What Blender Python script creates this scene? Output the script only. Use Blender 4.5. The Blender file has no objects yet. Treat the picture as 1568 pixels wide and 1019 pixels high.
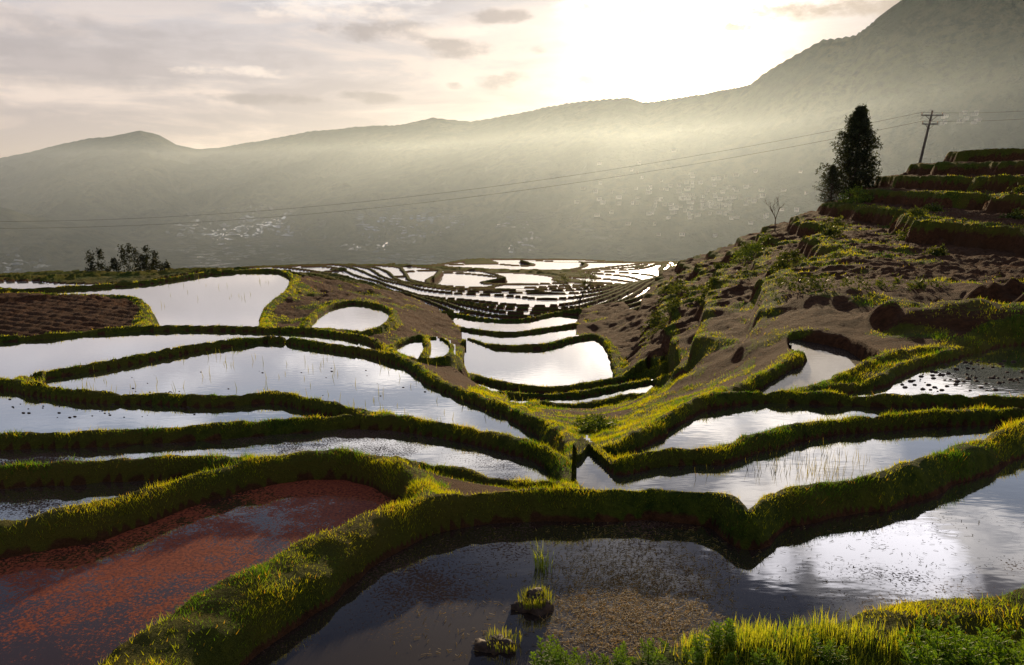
import bpy, math, random, time
import numpy as np
from mathutils import Vector
random.seed(7); rng=np.random.default_rng(7)
# ---------------------------------------------------------------- survey camera model
FP=1231.0; PITCH=math.radians(11.0); CP,SP=math.cos(PITCH),math.sin(PITCH)
def ray(u,v):
    x=(u-784)/FP; y=(509.5-v)/FP
    return x, y*SP+CP, y*CP-SP
def slope(u,v):
    x,y,z=ray(u,v); return z/math.hypot(x,y)
def azel(u,v):
    x,y,z=ray(u,v); return math.atan2(x,y), math.atan2(z,math.hypot(x,y))
def at_z(u,v,z):
    x,y,d=ray(u,v); t=z/d
    return x*t,y*t,z
def at_r(u,v,r):
    x,y,d=ray(u,v); t=r/math.hypot(x,y)
    return x*t,y*t,d*t
# ---------------------------------------------------------------- noise
def pn(x,y,seed=0):
    xi=np.floor(x).astype(np.int64); yi=np.floor(y).astype(np.int64)
    fx=x-xi; fy=y-yi
    def g(ix,iy,dx,dy):
        h=(ix*374761393+iy*668265263+seed*1274126177)&0xffffffff
        h=((h^(h>>13))*1274126177)&0xffffffff
        h=(h^(h>>16))&0xffff
        a=h*(2*math.pi/65536.0)
        return np.cos(a)*dx+np.sin(a)*dy
    u=fx*fx*fx*(fx*(fx*6-15)+10); v=fy*fy*fy*(fy*(fy*6-15)+10)
    a=g(xi,yi,fx,fy); b=g(xi+1,yi,fx-1,fy); c=g(xi,yi+1,fx,fy-1); d=g(xi+1,yi+1,fx-1,fy-1)
    return (a*(1-u)+b*u)*(1-v)+(c*(1-u)+d*u)*v*1.0
def fbm(x,y,o=4,seed=0,ridged=False):
    s=0;a=1.0;t=0
    for i in range(o):
        n=pn(x*2**i,y*2**i,seed+i)*1.4
        if ridged: n=1-2*np.abs(n)
        s=s+a*n; t+=a; a*=0.5
    return s/t
def sst(x,a,b):
    t=np.clip((x-a)/(b-a),0,1); return t*t*(3-2*t)
# ---------------------------------------------------------------- mesh helper
def mk(name,verts,faces,mats,smooth=True,attrs=None,midx=None,parent=None,cols=None):
    verts=np.asarray(verts,dtype=np.float32); faces=np.asarray(faces,dtype=np.int32)
    me=bpy.data.meshes.new(name); k=faces.shape[1]; nf=len(faces)
    me.vertices.add(len(verts)); me.vertices.foreach_set("co",verts.ravel())
    me.loops.add(nf*k); me.loops.foreach_set("vertex_index",faces.ravel())
    me.polygons.add(nf); me.polygons.foreach_set("loop_start",np.arange(nf,dtype=np.int32)*k)
    try: me.polygons.foreach_set("loop_total",np.full(nf,k,dtype=np.int32))
    except Exception: pass
    for m in (mats if isinstance(mats,(list,tuple)) else [mats]): me.materials.append(m)
    if midx is not None: me.polygons.foreach_set("material_index",np.asarray(midx,dtype=np.int32))
    me.polygons.foreach_set("use_smooth",np.full(nf,smooth,dtype=bool))
    me.update(calc_edges=True)
    if attrs:
        for an,av in attrs.items():
            a=me.attributes.new(an,'FLOAT','POINT'); a.data.foreach_set("value",np.asarray(av,dtype=np.float32))
    if cols is not None:
        a=me.color_attributes.new("Col",'FLOAT_COLOR','POINT')
        c=np.ones((len(verts),4),dtype=np.float32); c[:,:3]=cols
        a.data.foreach_set("color",c.ravel())
    ob=bpy.data.objects.new(name,me); bpy.context.scene.collection.objects.link(ob)
    if parent: ob.parent=parent
    return ob
class Geo:
    def __init__(s): s.v=[];s.f=[];s.m=[];s.c=[]
    def tube(s,pts,rads,n=6,m=0,col=(1,1,1)):
        base=len(s.v)
        for i,p in enumerate(pts):
            p=Vector(p)
            d=(Vector(pts[min(i+1,len(pts)-1)])-Vector(pts[max(i-1,0)])).normalized()
            a=d.orthogonal().normalized(); b=d.cross(a)
            for k in range(n):
                t=2*math.pi*k/n
                s.v.append(tuple(p+(a*math.cos(t)+b*math.sin(t))*rads[i])); s.c.append(col)
        for i in range(len(pts)-1):
            for k in range(n):
                a=base+i*n+k; b=base+i*n+(k+1)%n
                s.f.append((a,b,b+n,a+n)); s.m.append(m)
    def quad(s,p,m=0,col=(1,1,1)):
        b=len(s.v); s.v+= [tuple(q) for q in p]; s.c+=[col]*4; s.f.append((b,b+1,b+2,b+3)); s.m.append(m)
    def box(s,c,sx,sy,sz,rot=0,m=0,col=(1,1,1)):
        b=len(s.v); cr,sr=math.cos(rot),math.sin(rot)
        for dz in(-.5,.5):
            for dx,dy in((-.5,-.5),(.5,-.5),(.5,.5),(-.5,.5)):
                x,y=dx*sx,dy*sy
                s.v.append((c[0]+x*cr-y*sr,c[1]+x*sr+y*cr,c[2]+dz*sz)); s.c.append(col)
        for q in((0,3,2,1),(4,5,6,7),(0,1,5,4),(1,2,6,5),(2,3,7,6),(3,0,4,7)):
            s.f.append(tuple(b+i for i in q)); s.m.append(m)
    def make(s,name,mats,smooth=False,parent=None):
        return mk(name,s.v,s.f,mats,smooth,midx=s.m,parent=parent,cols=np.array(s.c))
# ---------------------------------------------------------------- node helper
class NB:
    def __init__(s,nt): s.nt=nt; s.nt.nodes.clear()
    def n(s,t,**k):
        nd=s.nt.nodes.new(t)
        for a,b in k.items(): setattr(nd,a,b)
        return nd
    def put(s,inp,val):
        if isinstance(val,bpy.types.NodeSocket): s.nt.links.new(val,inp)
        elif val is not None:
            if hasattr(inp.default_value,'__len__') and len(inp.default_value)==4 and len(val)==3: val=(*val,1)
            inp.default_value=val
    def m(s,op,a,b=None,c=None,clamp=False):
        nd=s.n('ShaderNodeMath',operation=op); nd.use_clamp=clamp
        for i,x in enumerate((a,b,c)):
            if x is not None: s.put(nd.inputs[i],x)
        return nd.outputs[0]
    def mr(s,x,a,b,c=0.0,d=1.0,smooth=True):
        nd=s.n('ShaderNodeMapRange',interpolation_type='SMOOTHSTEP' if smooth else 'LINEAR')
        for i,q in enumerate((x,a,b,c,d)): s.put(nd.inputs[i],q)
        return nd.outputs[0]
    def mix(s,f,a,b,blend='MIX'):
        nd=s.n('ShaderNodeMix',data_type='RGBA',blend_type=blend)
        s.put(nd.inputs[0],f); s.put(nd.inputs[6],a); s.put(nd.inputs[7],b)
        return nd.outputs[2]
    def noise(s,vec,scale,detail=4,rough=.5,dist=0,dim='3D'):
        nd=s.n('ShaderNodeTexNoise',noise_dimensions=dim)
        if vec is not None: s.put(nd.inputs['Vector'],vec)
        nd.inputs['Scale'].default_value=scale; nd.inputs['Detail'].default_value=detail
        nd.inputs['Roughness'].default_value=rough; nd.inputs['Distortion'].default_value=dist
        return nd.outputs[0]
    def attr(s,name):
        nd=s.n('ShaderNodeAttribute',attribute_name=name); return nd
    def pos(s): return s.n('ShaderNodeNewGeometry').outputs['Position']
    def mapv(s,v,scale=(1,1,1),rot=(0,0,0)):
        nd=s.n('ShaderNodeMapping'); s.put(nd.inputs[0],v); nd.inputs['Scale'].default_value=scale; nd.inputs['Rotation'].default_value=rot
        return nd.outputs[0]
    def bump(s,h,strength=.5,dist=.05):
        nd=s.n('ShaderNodeBump'); nd.inputs['Strength'].default_value=strength; nd.inputs['Distance'].default_value=dist
        s.put(nd.inputs['Height'],h); return nd.outputs[0]
    def mixs(s,f,a,b):
        nd=s.n('ShaderNodeMixShader'); s.put(nd.inputs[0],f); s.put(nd.inputs[1],a); s.put(nd.inputs[2],b); return nd.outputs[0]
    def diff(s,col,nrm=None,rough=.9,spec=.2):
        nd=s.n('ShaderNodeBsdfPrincipled'); s.put(nd.inputs['Base Color'],col); s.put(nd.inputs['Roughness'],rough)
        nd.inputs['Specular IOR Level'].default_value=spec
        if nrm is not None: s.put(nd.inputs['Normal'],nrm)
        return nd.outputs[0]
    def out(s,sh):
        o=s.n('ShaderNodeOutputMaterial'); s.nt.links.new(sh,o.inputs[0])
def mat(name):
    m=bpy.data.materials.new(name); m.use_nodes=True; return m,NB(m.node_tree)
def water_shader(b,P,mud=(.030,.022,.016),ripple=.02,rs=3.0,top=.80,rough=.03):
    n=b.noise(b.mapv(P,(1,2.2,1)),rs,2,.5)
    nr=b.bump(n,.10,ripple)
    gl=b.n('ShaderNodeBsdfGlossy'); gl.inputs['Roughness'].default_value=rough; gl.inputs['Color'].default_value=(.95,.96,1,1)
    b.put(gl.inputs['Normal'],nr)
    lw=b.n('ShaderNodeLayerWeight'); lw.inputs['Blend'].default_value=.5
    f=b.mr(lw.outputs['Facing'],.40,.84,.08,top)
    d=b.diff(mud,None,.8,.1)
    return b.mixs(f,d,gl.outputs[0])
def simple(name,col,rough=.85,nscale=3,var=.35,bump=0.0,spec=.2):
    m,b=mat(name); P=b.pos()
    n=b.noise(P,nscale,5,.6)
    c=b.mix(b.mr(n,.3,.7),tuple(x*(1-var) for x in col),tuple(x*(1+var) for x in col))
    b.out(b.diff(c,b.bump(n,.6,bump) if bump else None,rough,spec)); return m
def leafmat(name,trans=.45,mul=(2.6,2.4,.9)):
    m,b=mat(name); c=b.attr('Col').outputs['Color']
    d=b.diff(c,None,.6,.25)
    t=b.n('ShaderNodeBsdfTranslucent'); b.put(t.inputs[0],b.mix(1.0,c,mul,'MULTIPLY'))
    b.out(b.mixs(trans,d,t.outputs[0])); return m
# ---------------------------------------------------------------- dyke lines (plan survey + crest level)
L=[]
def line(pts,z=None,w=.16,kind='bund',sl=2.6,snap=True,wf=None):
    L.append(dict(p=[(p[0],p[1],p[2] if len(p)>2 else z) for p in pts],w=w,kind=kind,sl=sl,snap=snap,wf=wf))
line([(-300,1500),(-50,1250),(100,1120),(225,1010),(320,940),(430,866),(530,808),(640,768),(760,752),(900,746),(1040,750),(1110,760),(1148,784),(1185,758),(1250,742),(1350,728),(1450,694),(1568,650),(1820,566)],-3.66,.12,sl=2.9,snap=False,
     wf=lambda u: .36-.25*min(1,max(0,(u-480)/250))+ (.05 if u>1200 else 0))
line([(540,1180),(800,1065),(950,1040),(1100,1010),(1250,985,-3.1),(1400,955,-3.0),(1568,925,-2.95),(1850,880,-2.9)],-3.15,.3,snap=False)
line([(-260,850),(-60,812),(0,797),(100,783),(200,757),(300,725),(400,702),(500,692),(580,700),(640,728),(655,764)],-4.04,.18,sl=2.4)
line([(-260,735),(0,712),(120,706),(250,700),(330,700),(390,704)],-4.35,.12)
line([(560,696),(640,707),(700,718),(750,730),(810,738),(855,737),(905,749)],-4.5,.12)
line([(-260,675),(0,664),(100,662),(250,655),(400,645),(500,637),(600,637),(700,652),(780,668),(840,688),(862,715),(870,745)],-4.85,.17)
line([(-260,560),(0,580),(60,590),(150,600),(250,603),(350,605),(420,600),(480,612),(550,626),(600,637)],-5.6,.16)
line([(20,584),(60,569),(150,555),(230,540),(300,527),(380,517),(430,515),(500,525),(570,535),(630,553),(660,575),(720,600),(780,622),(840,645,-6.2),(868,662,-5.7),(880,690,-5.1),(862,715,-4.9)],-6.4,.17)
line([(-260,520),(0,515),(100,508),(200,500),(300,498),(400,500),(480,503),(560,515),(590,530),(625,552)],-7.4,.18)
line([(-260,460),(0,449),(100,450),(190,452),(215,460),(228,480),(212,500)],-7.9,.2)
line([(-260,430),(0,442),(100,438),(200,432),(260,425),(320,416),(380,412),(430,413),(450,425),(440,445),(415,465),(405,485),(412,501)],-8.6,.26)
line([(466,500),(480,480),(510,465),(545,460),(590,468),(603,480),(590,495),(560,506),(515,504),(466,500)],-8.4,.2,snap=False)
line([(600,528),(625,516),(650,513),(682,515),(694,530),(682,545),(645,548),(610,542),(600,528)],-8.0,.15,snap=False)
line([(650,513),(655,530),(645,548)],-8.0,.15)
line([(450,425,-10),(530,432,-11.4),(600,447,-12),(650,465,-12.3),(690,490,-11.8),(712,520,-10.5),(706,555,-9.8),(690,575,-8.5),(672,584,-6.6)],kind='cut')
line([(712,524),(760,527),(830,527),(880,515),(915,512),(935,530),(945,555),(955,577)],-10.05,.25)
line([(692,566),(730,574),(790,588),(850,592),(900,585),(950,576),(985,570),(1022,560)],-9.9,.25)
line([(728,600),(765,600),(820,602),(880,600),(950,588),(1000,578),(1030,572)],-9.3,.2)
line([(790,622),(820,614),(860,618),(900,616),(960,603),(1012,598)],-8.9,.2)
line([(1010,602,-8.3),(1040,578,-8.2),(1015,545,-9.2),(992,505,-10.3),(980,470,-11.3),(1000,440,-13.5),(1040,412,-16.5),(1075,395,-20.5),(1110,380,-27),(1150,372,-34),(1210,371,-45)],kind='cut',snap=False)
line([(880,514,-10.05),(882,495,-11.3),(895,472,-12.4),(940,459,-12.2),(957,472,-12),(975,500,-10.8),(988,540,-10.1),(992,570,-9.9)],kind='cut')
line([(698,494),(725,503),(780,508),(840,501),(884,490)],-11.3,.25)
line([(665,470),(700,480),(745,487),(800,488),(850,478),(895,470)],-12.8,.25)
line([(905,727),(950,700),(1020,688),(1100,683),(1160,666),(1250,646),(1350,637),(1450,630),(1568,625),(1830,615)],-4.12,.14)
line([(880,702),(940,677),(985,657),(1030,630),(1080,606),(1160,599),(1250,601),(1350,604),(1450,603),(1568,609),(1830,620)],-4.52,.14)
line([(1200,600),(1240,592),(1290,572),(1350,545),(1400,535),(1480,530),(1520,518),(1568,515),(1830,505)],-4.6,.16)
line([(1240,592),(1330,580),(1375,560),(1420,545),(1500,528)],-4.6,.12)
line([(1090,602,-4.6),(1150,580,-4.9),(1200,553,-4.9),(1222,538,-4.9)],None,.15)
line([(1222,538),(1205,510),(1240,512),(1300,525),(1352,543)],-4.9,kind='cut')
line([(870,745,-4.8),(900,705,-4.9),(930,665,-5.6),(990,625,-7.2),(1010,602,-8.3)],None,.2)

def catmull(P,step=10):
    P=[np.array(p,float) for p in P]; out=[]
    for i in range(len(P)-1):
        p0=P[max(i-1,0)];p1=P[i];p2=P[i+1];p3=P[min(i+2,len(P)-1)]
        n=max(2,int(np.hypot(*(p2-p1)[:2])/step))
        for k in range(n):
            t=k/n
            q=.5*((2*p1)+(-p0+p2)*t+(2*p0-5*p1+4*p2-p3)*t*t+(-p0+3*p1-3*p2+p3)*t**3)
            q[2]=p1[2]*(1-t)+p2[2]*t
            out.append(q)
    out.append(P[-1]); return np.array(out)
dense=[catmull(l['p']) for l in L]
for i,l in enumerate(L):
    if not l['snap']: continue
    for e in (0,-1):
        p=l['p'][e]; best=(22,None)
        if p[0]<-200 or p[0]>1780: continue
        for j,d in enumerate(dense):
            if j==i: continue
            dd=np.hypot(d[:,0]-p[0],d[:,1]-p[1]); k=dd.argmin()
            if dd[k]<best[0]: best=(dd[k],tuple(d[k]))
        if best[1]: l['p'][e]=best[1]
    dense[i]=catmull(l['p'])
W=[]
for d in dense: W.append(np.array([at_z(*q) for q in d]))
# ---------------------------------------------------------------- near terrain grid
NA,NR=1000,820; R0,R1=2.5,420.0; AM=math.radians(40)
azv=np.linspace(-AM,AM,NA); lrv=np.linspace(math.log(R0),math.log(R1),NR)
DA=azv[1]-azv[0]; DL=lrv[1]-lrv[0]
AZ,LR=np.meshgrid(azv,lrv); RR=np.exp(LR); X=RR*np.sin(AZ); Y=RR*np.cos(AZ)
cp=[]
def c_r(u,v,r): x,y,z=at_r(u,v,r); cp.append((math.atan2(x,y),math.log(r),z/r))
def c_z(u,r,z): a,_=azel(u,450); cp.append((a,math.log(r),z/r))
for t in [(1040,578,33),(1100,560,27),(1080,520,36),(1040,480,50),(1100,470,47),(1060,440,72),(1100,430,75),(1060,405,110),(1100,400,100),(1130,372,108),
 (1200,500,33),(1200,450,46),(1200,400,66),(1200,353,95),(1250,325,105),(1300,510,28),(1300,470,36),(1300,420,50),(1300,370,72),(1300,325,98),(1340,290,112),
 (1430,510,29),(1430,460,38),(1430,400,52),(1430,350,70),(1430,300,95),(1430,255,125),(1500,240,128),(1568,495,32),(1568,450,40),(1568,400,50),(1568,350,65),(1568,300,85),(1568,240,122),
 (1800,480,33),(1800,380,50),(1800,300,75),(1800,225,120),
 (990,615,25),(1100,580,26),(930,660,19),(940,475,72),(940,510,58),(960,550,47),
 (520,438,80),(600,452,76),(650,480,66),(690,515,56),(660,558,42),(560,515,44),(480,455,68),(440,480,56),
 (785,475,88),(785,450,125),(785,430,170),(785,405,270),(785,392,340),(900,470,92),(930,450,125),(950,430,170),(980,405,260),(1000,390,330),(640,455,110),(650,430,160),(660,410,260),
 (100,422,140),(0,420,140),(-250,420,140),(200,415,180),(0,414,200),(-250,414,200),(460,416,120),(540,410,150),(620,405,200),(300,408,170),(110,470,48),(0,470,48),
 (50,640,19)]: c_r(*t)
for t in [(1130,150,-24),(1200,145,-22),(1250,150,-20),(1330,165,-16),(1430,175,-10),(1568,175,-8),(1800,180,-2),(1200,300,-45),(1568,300,-40),(1800,300,-40),(1300,230,-30),
 (784,3,-3.5),(1568,3,-2.6),(1200,3,-2.9),(0,3,-3.8),(1400,4.3,-2.95),(1650,4.5,-2.9)]: c_z(*t)
for u in (-250,0,200,400,600,800,1000,1200,1400,1600,1800):
    c_z(u,400,-66 if u<1000 else -70)
    if u<500: c_z(u,280,-38)
for l,d,w in zip(L,dense,W):
    for k in range(0,len(w),5):
        x,y,z=w[k]; r=math.hypot(x,y); a=math.atan2(x,y)
        if abs(a)<AM*1.1 and 2.5<r<400: cp.append((a,math.log(r),(z-(.15 if l['kind']=='bund' else 0))/r))
cp=np.array(cp); SA=2.0
def tps_fit(c,lam=6e-3):
    p=c[:,:2]*[SA,1]; n=len(p)
    d2=((p[:,None]-p[None])**2).sum(-1)+1e-9
    K=.5*d2*np.log(d2)+np.eye(n)*lam
    A=np.zeros((n+3,n+3)); A[:n,:n]=K; A[:n,n]=1; A[:n,n+1:]=p; A[n,:n]=1; A[n+1:,:n]=p.T
    return p,np.linalg.solve(A,np.concatenate([c[:,2],[0,0,0]]))
def tps_eval(p,w,a,l):
    q=np.stack([a.ravel()*SA,l.ravel()],1); out=np.empty(len(q)); n=len(p)
    for i in range(0,len(q),8000):
        qq=q[i:i+8000]; d2=((qq[:,None]-p[None])**2).sum(-1)+1e-9
        out[i:i+8000]=(.5*d2*np.log(d2))@w[:n]+w[n]+qq@w[n+1:]
    return out.reshape(a.shape)
p_,w_=tps_fit(cp)
ca=np.linspace(-AM,AM,201); cl=np.linspace(lrv[0],lrv[-1],206)
CA,CL=np.meshgrid(ca,cl); CS=tps_eval(p_,w_,CA,CL)
pad=np.pad(CS,4,mode='edge'); med=np.median(np.stack([pad[i:i+206,j:j+201] for i in range(9) for j in range(9)]),axis=0)
CS=np.where(np.abs(CS-med)>.014,med,CS)
fi=(lrv-cl[0])/(cl[1]-cl[0]); fj=(azv-ca[0])/(ca[1]-ca[0])
i0=np.clip(fi.astype(int),0,204); j0=np.clip(fj.astype(int),0,199); ti=(fi-i0)[:,None]; tj=(fj-j0)[None]
S=(CS[i0][:,j0]*(1-tj)+CS[i0][:,j0+1]*tj)*(1-ti)+(CS[i0+1][:,j0]*(1-tj)+CS[i0+1][:,j0+1]*tj)*ti
cap=np.where((RR>112)&(AZ<azel(1230,400)[0]),-.085-.02*sst(RR,112,160),1.0); S=np.minimum(S,cap)
base=S*RR
RID=np.full((NR,NA),-1e3,np.float32); DM=np.full((NR,NA),99.,np.float32); BAR=np.zeros((NR,NA),bool)
wob=pn(X*.8,Y*.8,5)*.12+pn(X*2.3,Y*2.3,6)*.09
for l,dn,w in zip(L,dense,W):
    for k in range(len(w)-1):
        a=w[k];b=w[k+1]
        r=[math.hypot(a[0],a[1]),math.hypot(b[0],b[1])]; az=[math.atan2(a[0],a[1]),math.atan2(b[0],b[1])]
        mg=2.4 if l['kind']=='bund' else .8
        mg=max(mg,.01*max(r))
        rl=max(min(r)-mg,R0); rh=max(r)+mg
        if rh<R0 or rl>R1: continue
        ga=mg/rl
        i1=int(max(0,(math.log(rl)-lrv[0])/DL-1)); i2=int(min(NR,(math.log(rh)-lrv[0])/DL+2))
        j1=int(max(0,(min(az)-ga+AM)/DA-1)); j2=int(min(NA,(max(az)+ga+AM)/DA+2))
        if i2<=i1 or j2<=j1: continue
        x=X[i1:i2,j1:j2]; y=Y[i1:i2,j1:j2]
        dx,dy=b[0]-a[0],b[1]-a[1]; q=dx*dx+dy*dy+1e-9
        t=np.clip(((x-a[0])*dx+(y-a[1])*dy)/q,0,1)
        d=np.hypot(x-a[0]-t*dx,y-a[1]-t*dy)
        rr=RR[i1:i2,j1:j2]
        BAR[i1:i2,j1:j2]|= d<np.maximum(.13,.0066*rr)
        if l['kind']=='bund':
            ww=l['wf'](dn[k][0]) if l['wf'] else l['w']
            dd=d+wob[i1:i2,j1:j2]
            z=a[2]+(b[2]-a[2])*t
            h=z-l['sl']*np.maximum(0,dd-ww)-.08*np.clip(dd/ww,0,1)**2
            s=RID[i1:i2,j1:j2]; np.maximum(s,h,out=s)
            D=DM[i1:i2,j1:j2]; np.minimum(D,np.maximum(d-ww,0),out=D)
RID=np.where((RID>-900)&(RR>11),np.minimum(RID,base+.5),RID)
# flood fill ponds (seed, water level, kind, lateral limits)
PONDS=[(1000,900,-4.0,'A',-999,9999),(250,850,-4.38,'B',-999,680),(150,745,-4.66,'S',-999,440),(650,683,-5.1,'D',-999,866),(200,628,-5.85,'E',-999,640),(400,560,-6.65,'F',-999,885),(200,530,-7.65,'G',-999,640),(330,450,-8.9,'H',-999,470),
 (530,485,-8.65,'Q',440,620),(628,530,-8.2,'Q',590,720),(670,528,-8.2,'Q',590,720),(820,550,-10.3,'I',680,1045),(1150,715,-4.34,'K',885,9999),(1150,642,-4.75,'L',900,9999),(1480,570,-4.82,'M',1230,9999)]
PR=[(850,36,-10.15,'I',700,1045),(880,32.8,-9.5,'I',780,1045),(790,54,-11.55,'I',680,900),(790,67,-13.05,'I',660,900),(1265,21.5,-5.15,'N',1110,1400),(800,110,0,'FAR',-999,9999)]
free=bytearray((~BAR).ravel().astype(np.uint8).tobytes())
seeds=[]
def jl(u): return 0 if u<-900 else (NA-1 if u>9000 else int((azel(u,600)[0]+AM)/DA))
for u,v,z,k,a,c in PONDS:
    x,y,_=at_z(u,v,z); seeds.append((math.atan2(x,y),math.hypot(x,y),z,k,jl(a),jl(c)))
for u,r,z,k,a,c in PR: seeds.append((azel(u,550)[0],r,z,k,jl(a),jl(c)))
levels=[0.0]; kinds=['soil']
labl=[0]*(NR*NA)
for a,r,z,k,ja,jb in seeds:
    i=int(round((math.log(r)-lrv[0])/DL)); j=int(round((a+AM)/DA)); s0=i*NA+j
    levels.append(z); kinds.append(k); n=len(levels)-1
    if not free[s0]: continue
    st=[s0]; free[s0]=0
    while st:
        c=st.pop(); labl[c]=n
        jj=c%NA
        if jj>ja and free[c-1]: free[c-1]=0; st.append(c-1)
        if jj<jb and free[c+1]: free[c+1]=0; st.append(c+1)
        if c>=NA and free[c-NA]: free[c-NA]=0; st.append(c-NA)
        if c<NA*(NR-1) and free[c+NA]: free[c+NA]=0; st.append(c+NA)
lab=np.array(labl,np.int16).reshape(NR,NA)
LAB=lab.copy(); LAB[(lab==0)&BAR]=-1
for it in range(14):
    m=LAB==-1
    if not m.any(): break
    for ax,sh in((0,1),(1,1),(0,-1),(1,-1)):
        q=np.roll(LAB,sh,ax); mm=(LAB==-1)&(q!=-1)
        LAB=np.where(mm,q,LAB)
LAB[LAB==-1]=0
levels=np.array(levels); LV=levels[LAB]
FARI=kinds.index('FAR')
leak=(LAB>0)&(LAB!=FARI)&(base-LV>1.6); LAB=np.where(leak,0,LAB)
# the hill sector never belongs to the far paddies
hs_=(LAB==FARI)&(AZ>azel(1075,395)[0]); LAB=np.where(hs_,0,LAB); LV=levels[LAB]
far=LAB==FARI; soil=LAB==0; pond=~far&~soil
# soil surface
n1=fbm(X*.05,Y*.05,5,11); n2=fbm(X*.35,Y*.35,4,21); n3=fbm(X*1.7,Y*1.7,4,31); nr_=fbm(X*.16,Y*.16,4,35,ridged=True)
hill=sst(AZ,.12,.2)*sst(RR,24,34)
sb=base+n1*np.clip(RR*.012,0,1.0)+n2*np.clip(RR*.006,.03,.45)+n3*np.clip(RR*.002,.03,.13)
step=1.5
tq=(base+n1*1.5+n2*.45)/step; tf=tq-np.floor(tq)
terr=(np.floor(tq)+sst(tf,.0,.20)+.0)*step+ (tf-.5)*.1
hs=hill*(.66+.30*sst(AZ,.3,.42))
sb=sb*(1-hs)+hs*(terr+n2*.35+n3*.2)+hill*(nr_-.3)*.45*(1-sst(AZ,.32,.42)*.7)
edge=hs*sst(tf,.08,.18)*(1-sst(tf,.30,.55))
plough=(soil)&(AZ<-.38)&(RR>38)&(RR<60)
sb=np.where(plough,np.minimum(sb,-7.75)+.04*np.sin((X*.5+Y)*6.5+n2*3)+n2*.15+n3*.12,sb)
H=np.where(pond,LV-.28+n3*.02,sb)
Hb=H.copy()
for it in range(3):
    Hb=(Hb+np.roll(Hb,1,0)+np.roll(Hb,-1,0)+np.roll(Hb,1,1)+np.roll(Hb,-1,1))/5
H=np.where(pond|(soil&(RR<40)),Hb,H)
# far paddies: contour terraces
stp=.80
fq=(base+fbm(X*.012+3.1,Y*.012,2,41)*2.3+fbm(X*.045,Y*.045,2,44)*.35)/stp
fk=np.floor(fq); ff=fq-fk
gx=np.gradient(fq,axis=0)/(RR*DL); gy=np.gradient(fq,axis=1)/(RR*DA); gm=np.hypot(gx,gy)+1e-4
dist_edge=ff/gm
cr=fbm(X*.013+fk*3.7,Y*.013,2,47)
cgx=np.gradient(cr,axis=0)/(RR*DL); cgy=np.gradient(cr,axis=1)/(RR*DA)
dcr=np.abs(cr)/(np.hypot(cgx,cgy)+1e-4)
bw=np.clip(RR*.0048,.45,1.2)
isb=(dist_edge<bw)|((dcr<bw*.45)&(np.hypot(cgx,cgy)<.12))
steep=gm>.62
fh=fk*stp+np.where(isb,.28+n2*.1,0)
dry=sst(fbm(X*.018,Y*.018,3,51)+.30*sst(-AZ,.12,.2),.24,.30)*(RR>60)
dry=np.where((RR>352),1,dry)
fdry=base+n1*.8+n2*.25+n3*.15
fh=np.where(steep,fdry,fh+np.where(dry>.5,.12+n2*.25+n3*.15,0))
H=np.where(far,fh,H)
wet=(far&~isb&~steep&(dry<.5))
rid=RID+n3*.08+n2*.06
H=np.maximum(H,np.where(RID>-900,rid,-1e3))
onb=DM<=0.02
H=np.where(onb&pond,np.maximum(H,LV+.10),H)
# erode needle-like peaks: nothing may stand far above its surroundings at the same range
def side(Hx,s):
    a=np.roll(Hx,s,1); a[:, :max(s,0)]=Hx[:, :max(s,0)]
    if s<0: a[:, s:]=Hx[:, s:]
    return a
for s in (14,9,6):
    lo=np.maximum(side(H,s),side(H,-s)); hi_=np.maximum(.55,.012*RR)
    sel=soil|pond
    H=np.where(sel&(H>lo+hi_),lo+hi_*.3,H)
wet=wet&~((RID>H-.05)|(H>fh+.05))
gh=np.maximum(np.abs(np.diff(H,axis=0,append=H[-1:])),np.abs(np.diff(H,axis=1,append=H[:,-1:])))
flat=gh<.02
wet=(wet&flat&np.roll(flat,1,0)&np.roll(flat,1,1)).astype(np.float32)
grass=(1-sst(DM+n2*.35,.12,.50))
grass=np.maximum(grass,np.clip(edge*1.1+n2*.6*edge,0,1))
grass=np.maximum(grass,np.where(far&(isb|(dry>.5)),.7,0))
gsoil=sst(fbm(X*.22,Y*.22,4,61)+.04*hill,.18,.42)*.9
grass=np.maximum(grass,np.where(soil,gsoil,0))
cen=soil&(AZ>-0.02)&(AZ<.3)&(RR<33); grass=np.where(cen,np.maximum(grass,sst(fbm(X*.6,Y*.6,3,63),-.15,.25)),grass)
grass=np.where(soil&(RR<6.3),1,grass)
mnd=soil&(AZ<0)&(AZ>-.32)&(RR>36)&(RR<95); grass=np.where(mnd,np.maximum(grass,sst(fbm(X*.2,Y*.2,3,64),.0,.35)*.9),grass)
grass=np.where(plough,np.where(DM<.6,grass,0.05),grass)
grass=np.where(pond,grass*sst(H-LV+n3*.05,.02,.10),grass)
vs=np.stack([X,Y,H],-1).reshape(-1,3)
ii,jj=np.meshgrid(np.arange(NR-1),np.arange(NA-1),indexing='ij')
q=(ii*NA+jj).ravel(); quads=np.stack([q,q+1,q+1+NA,q+NA],1)
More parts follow.
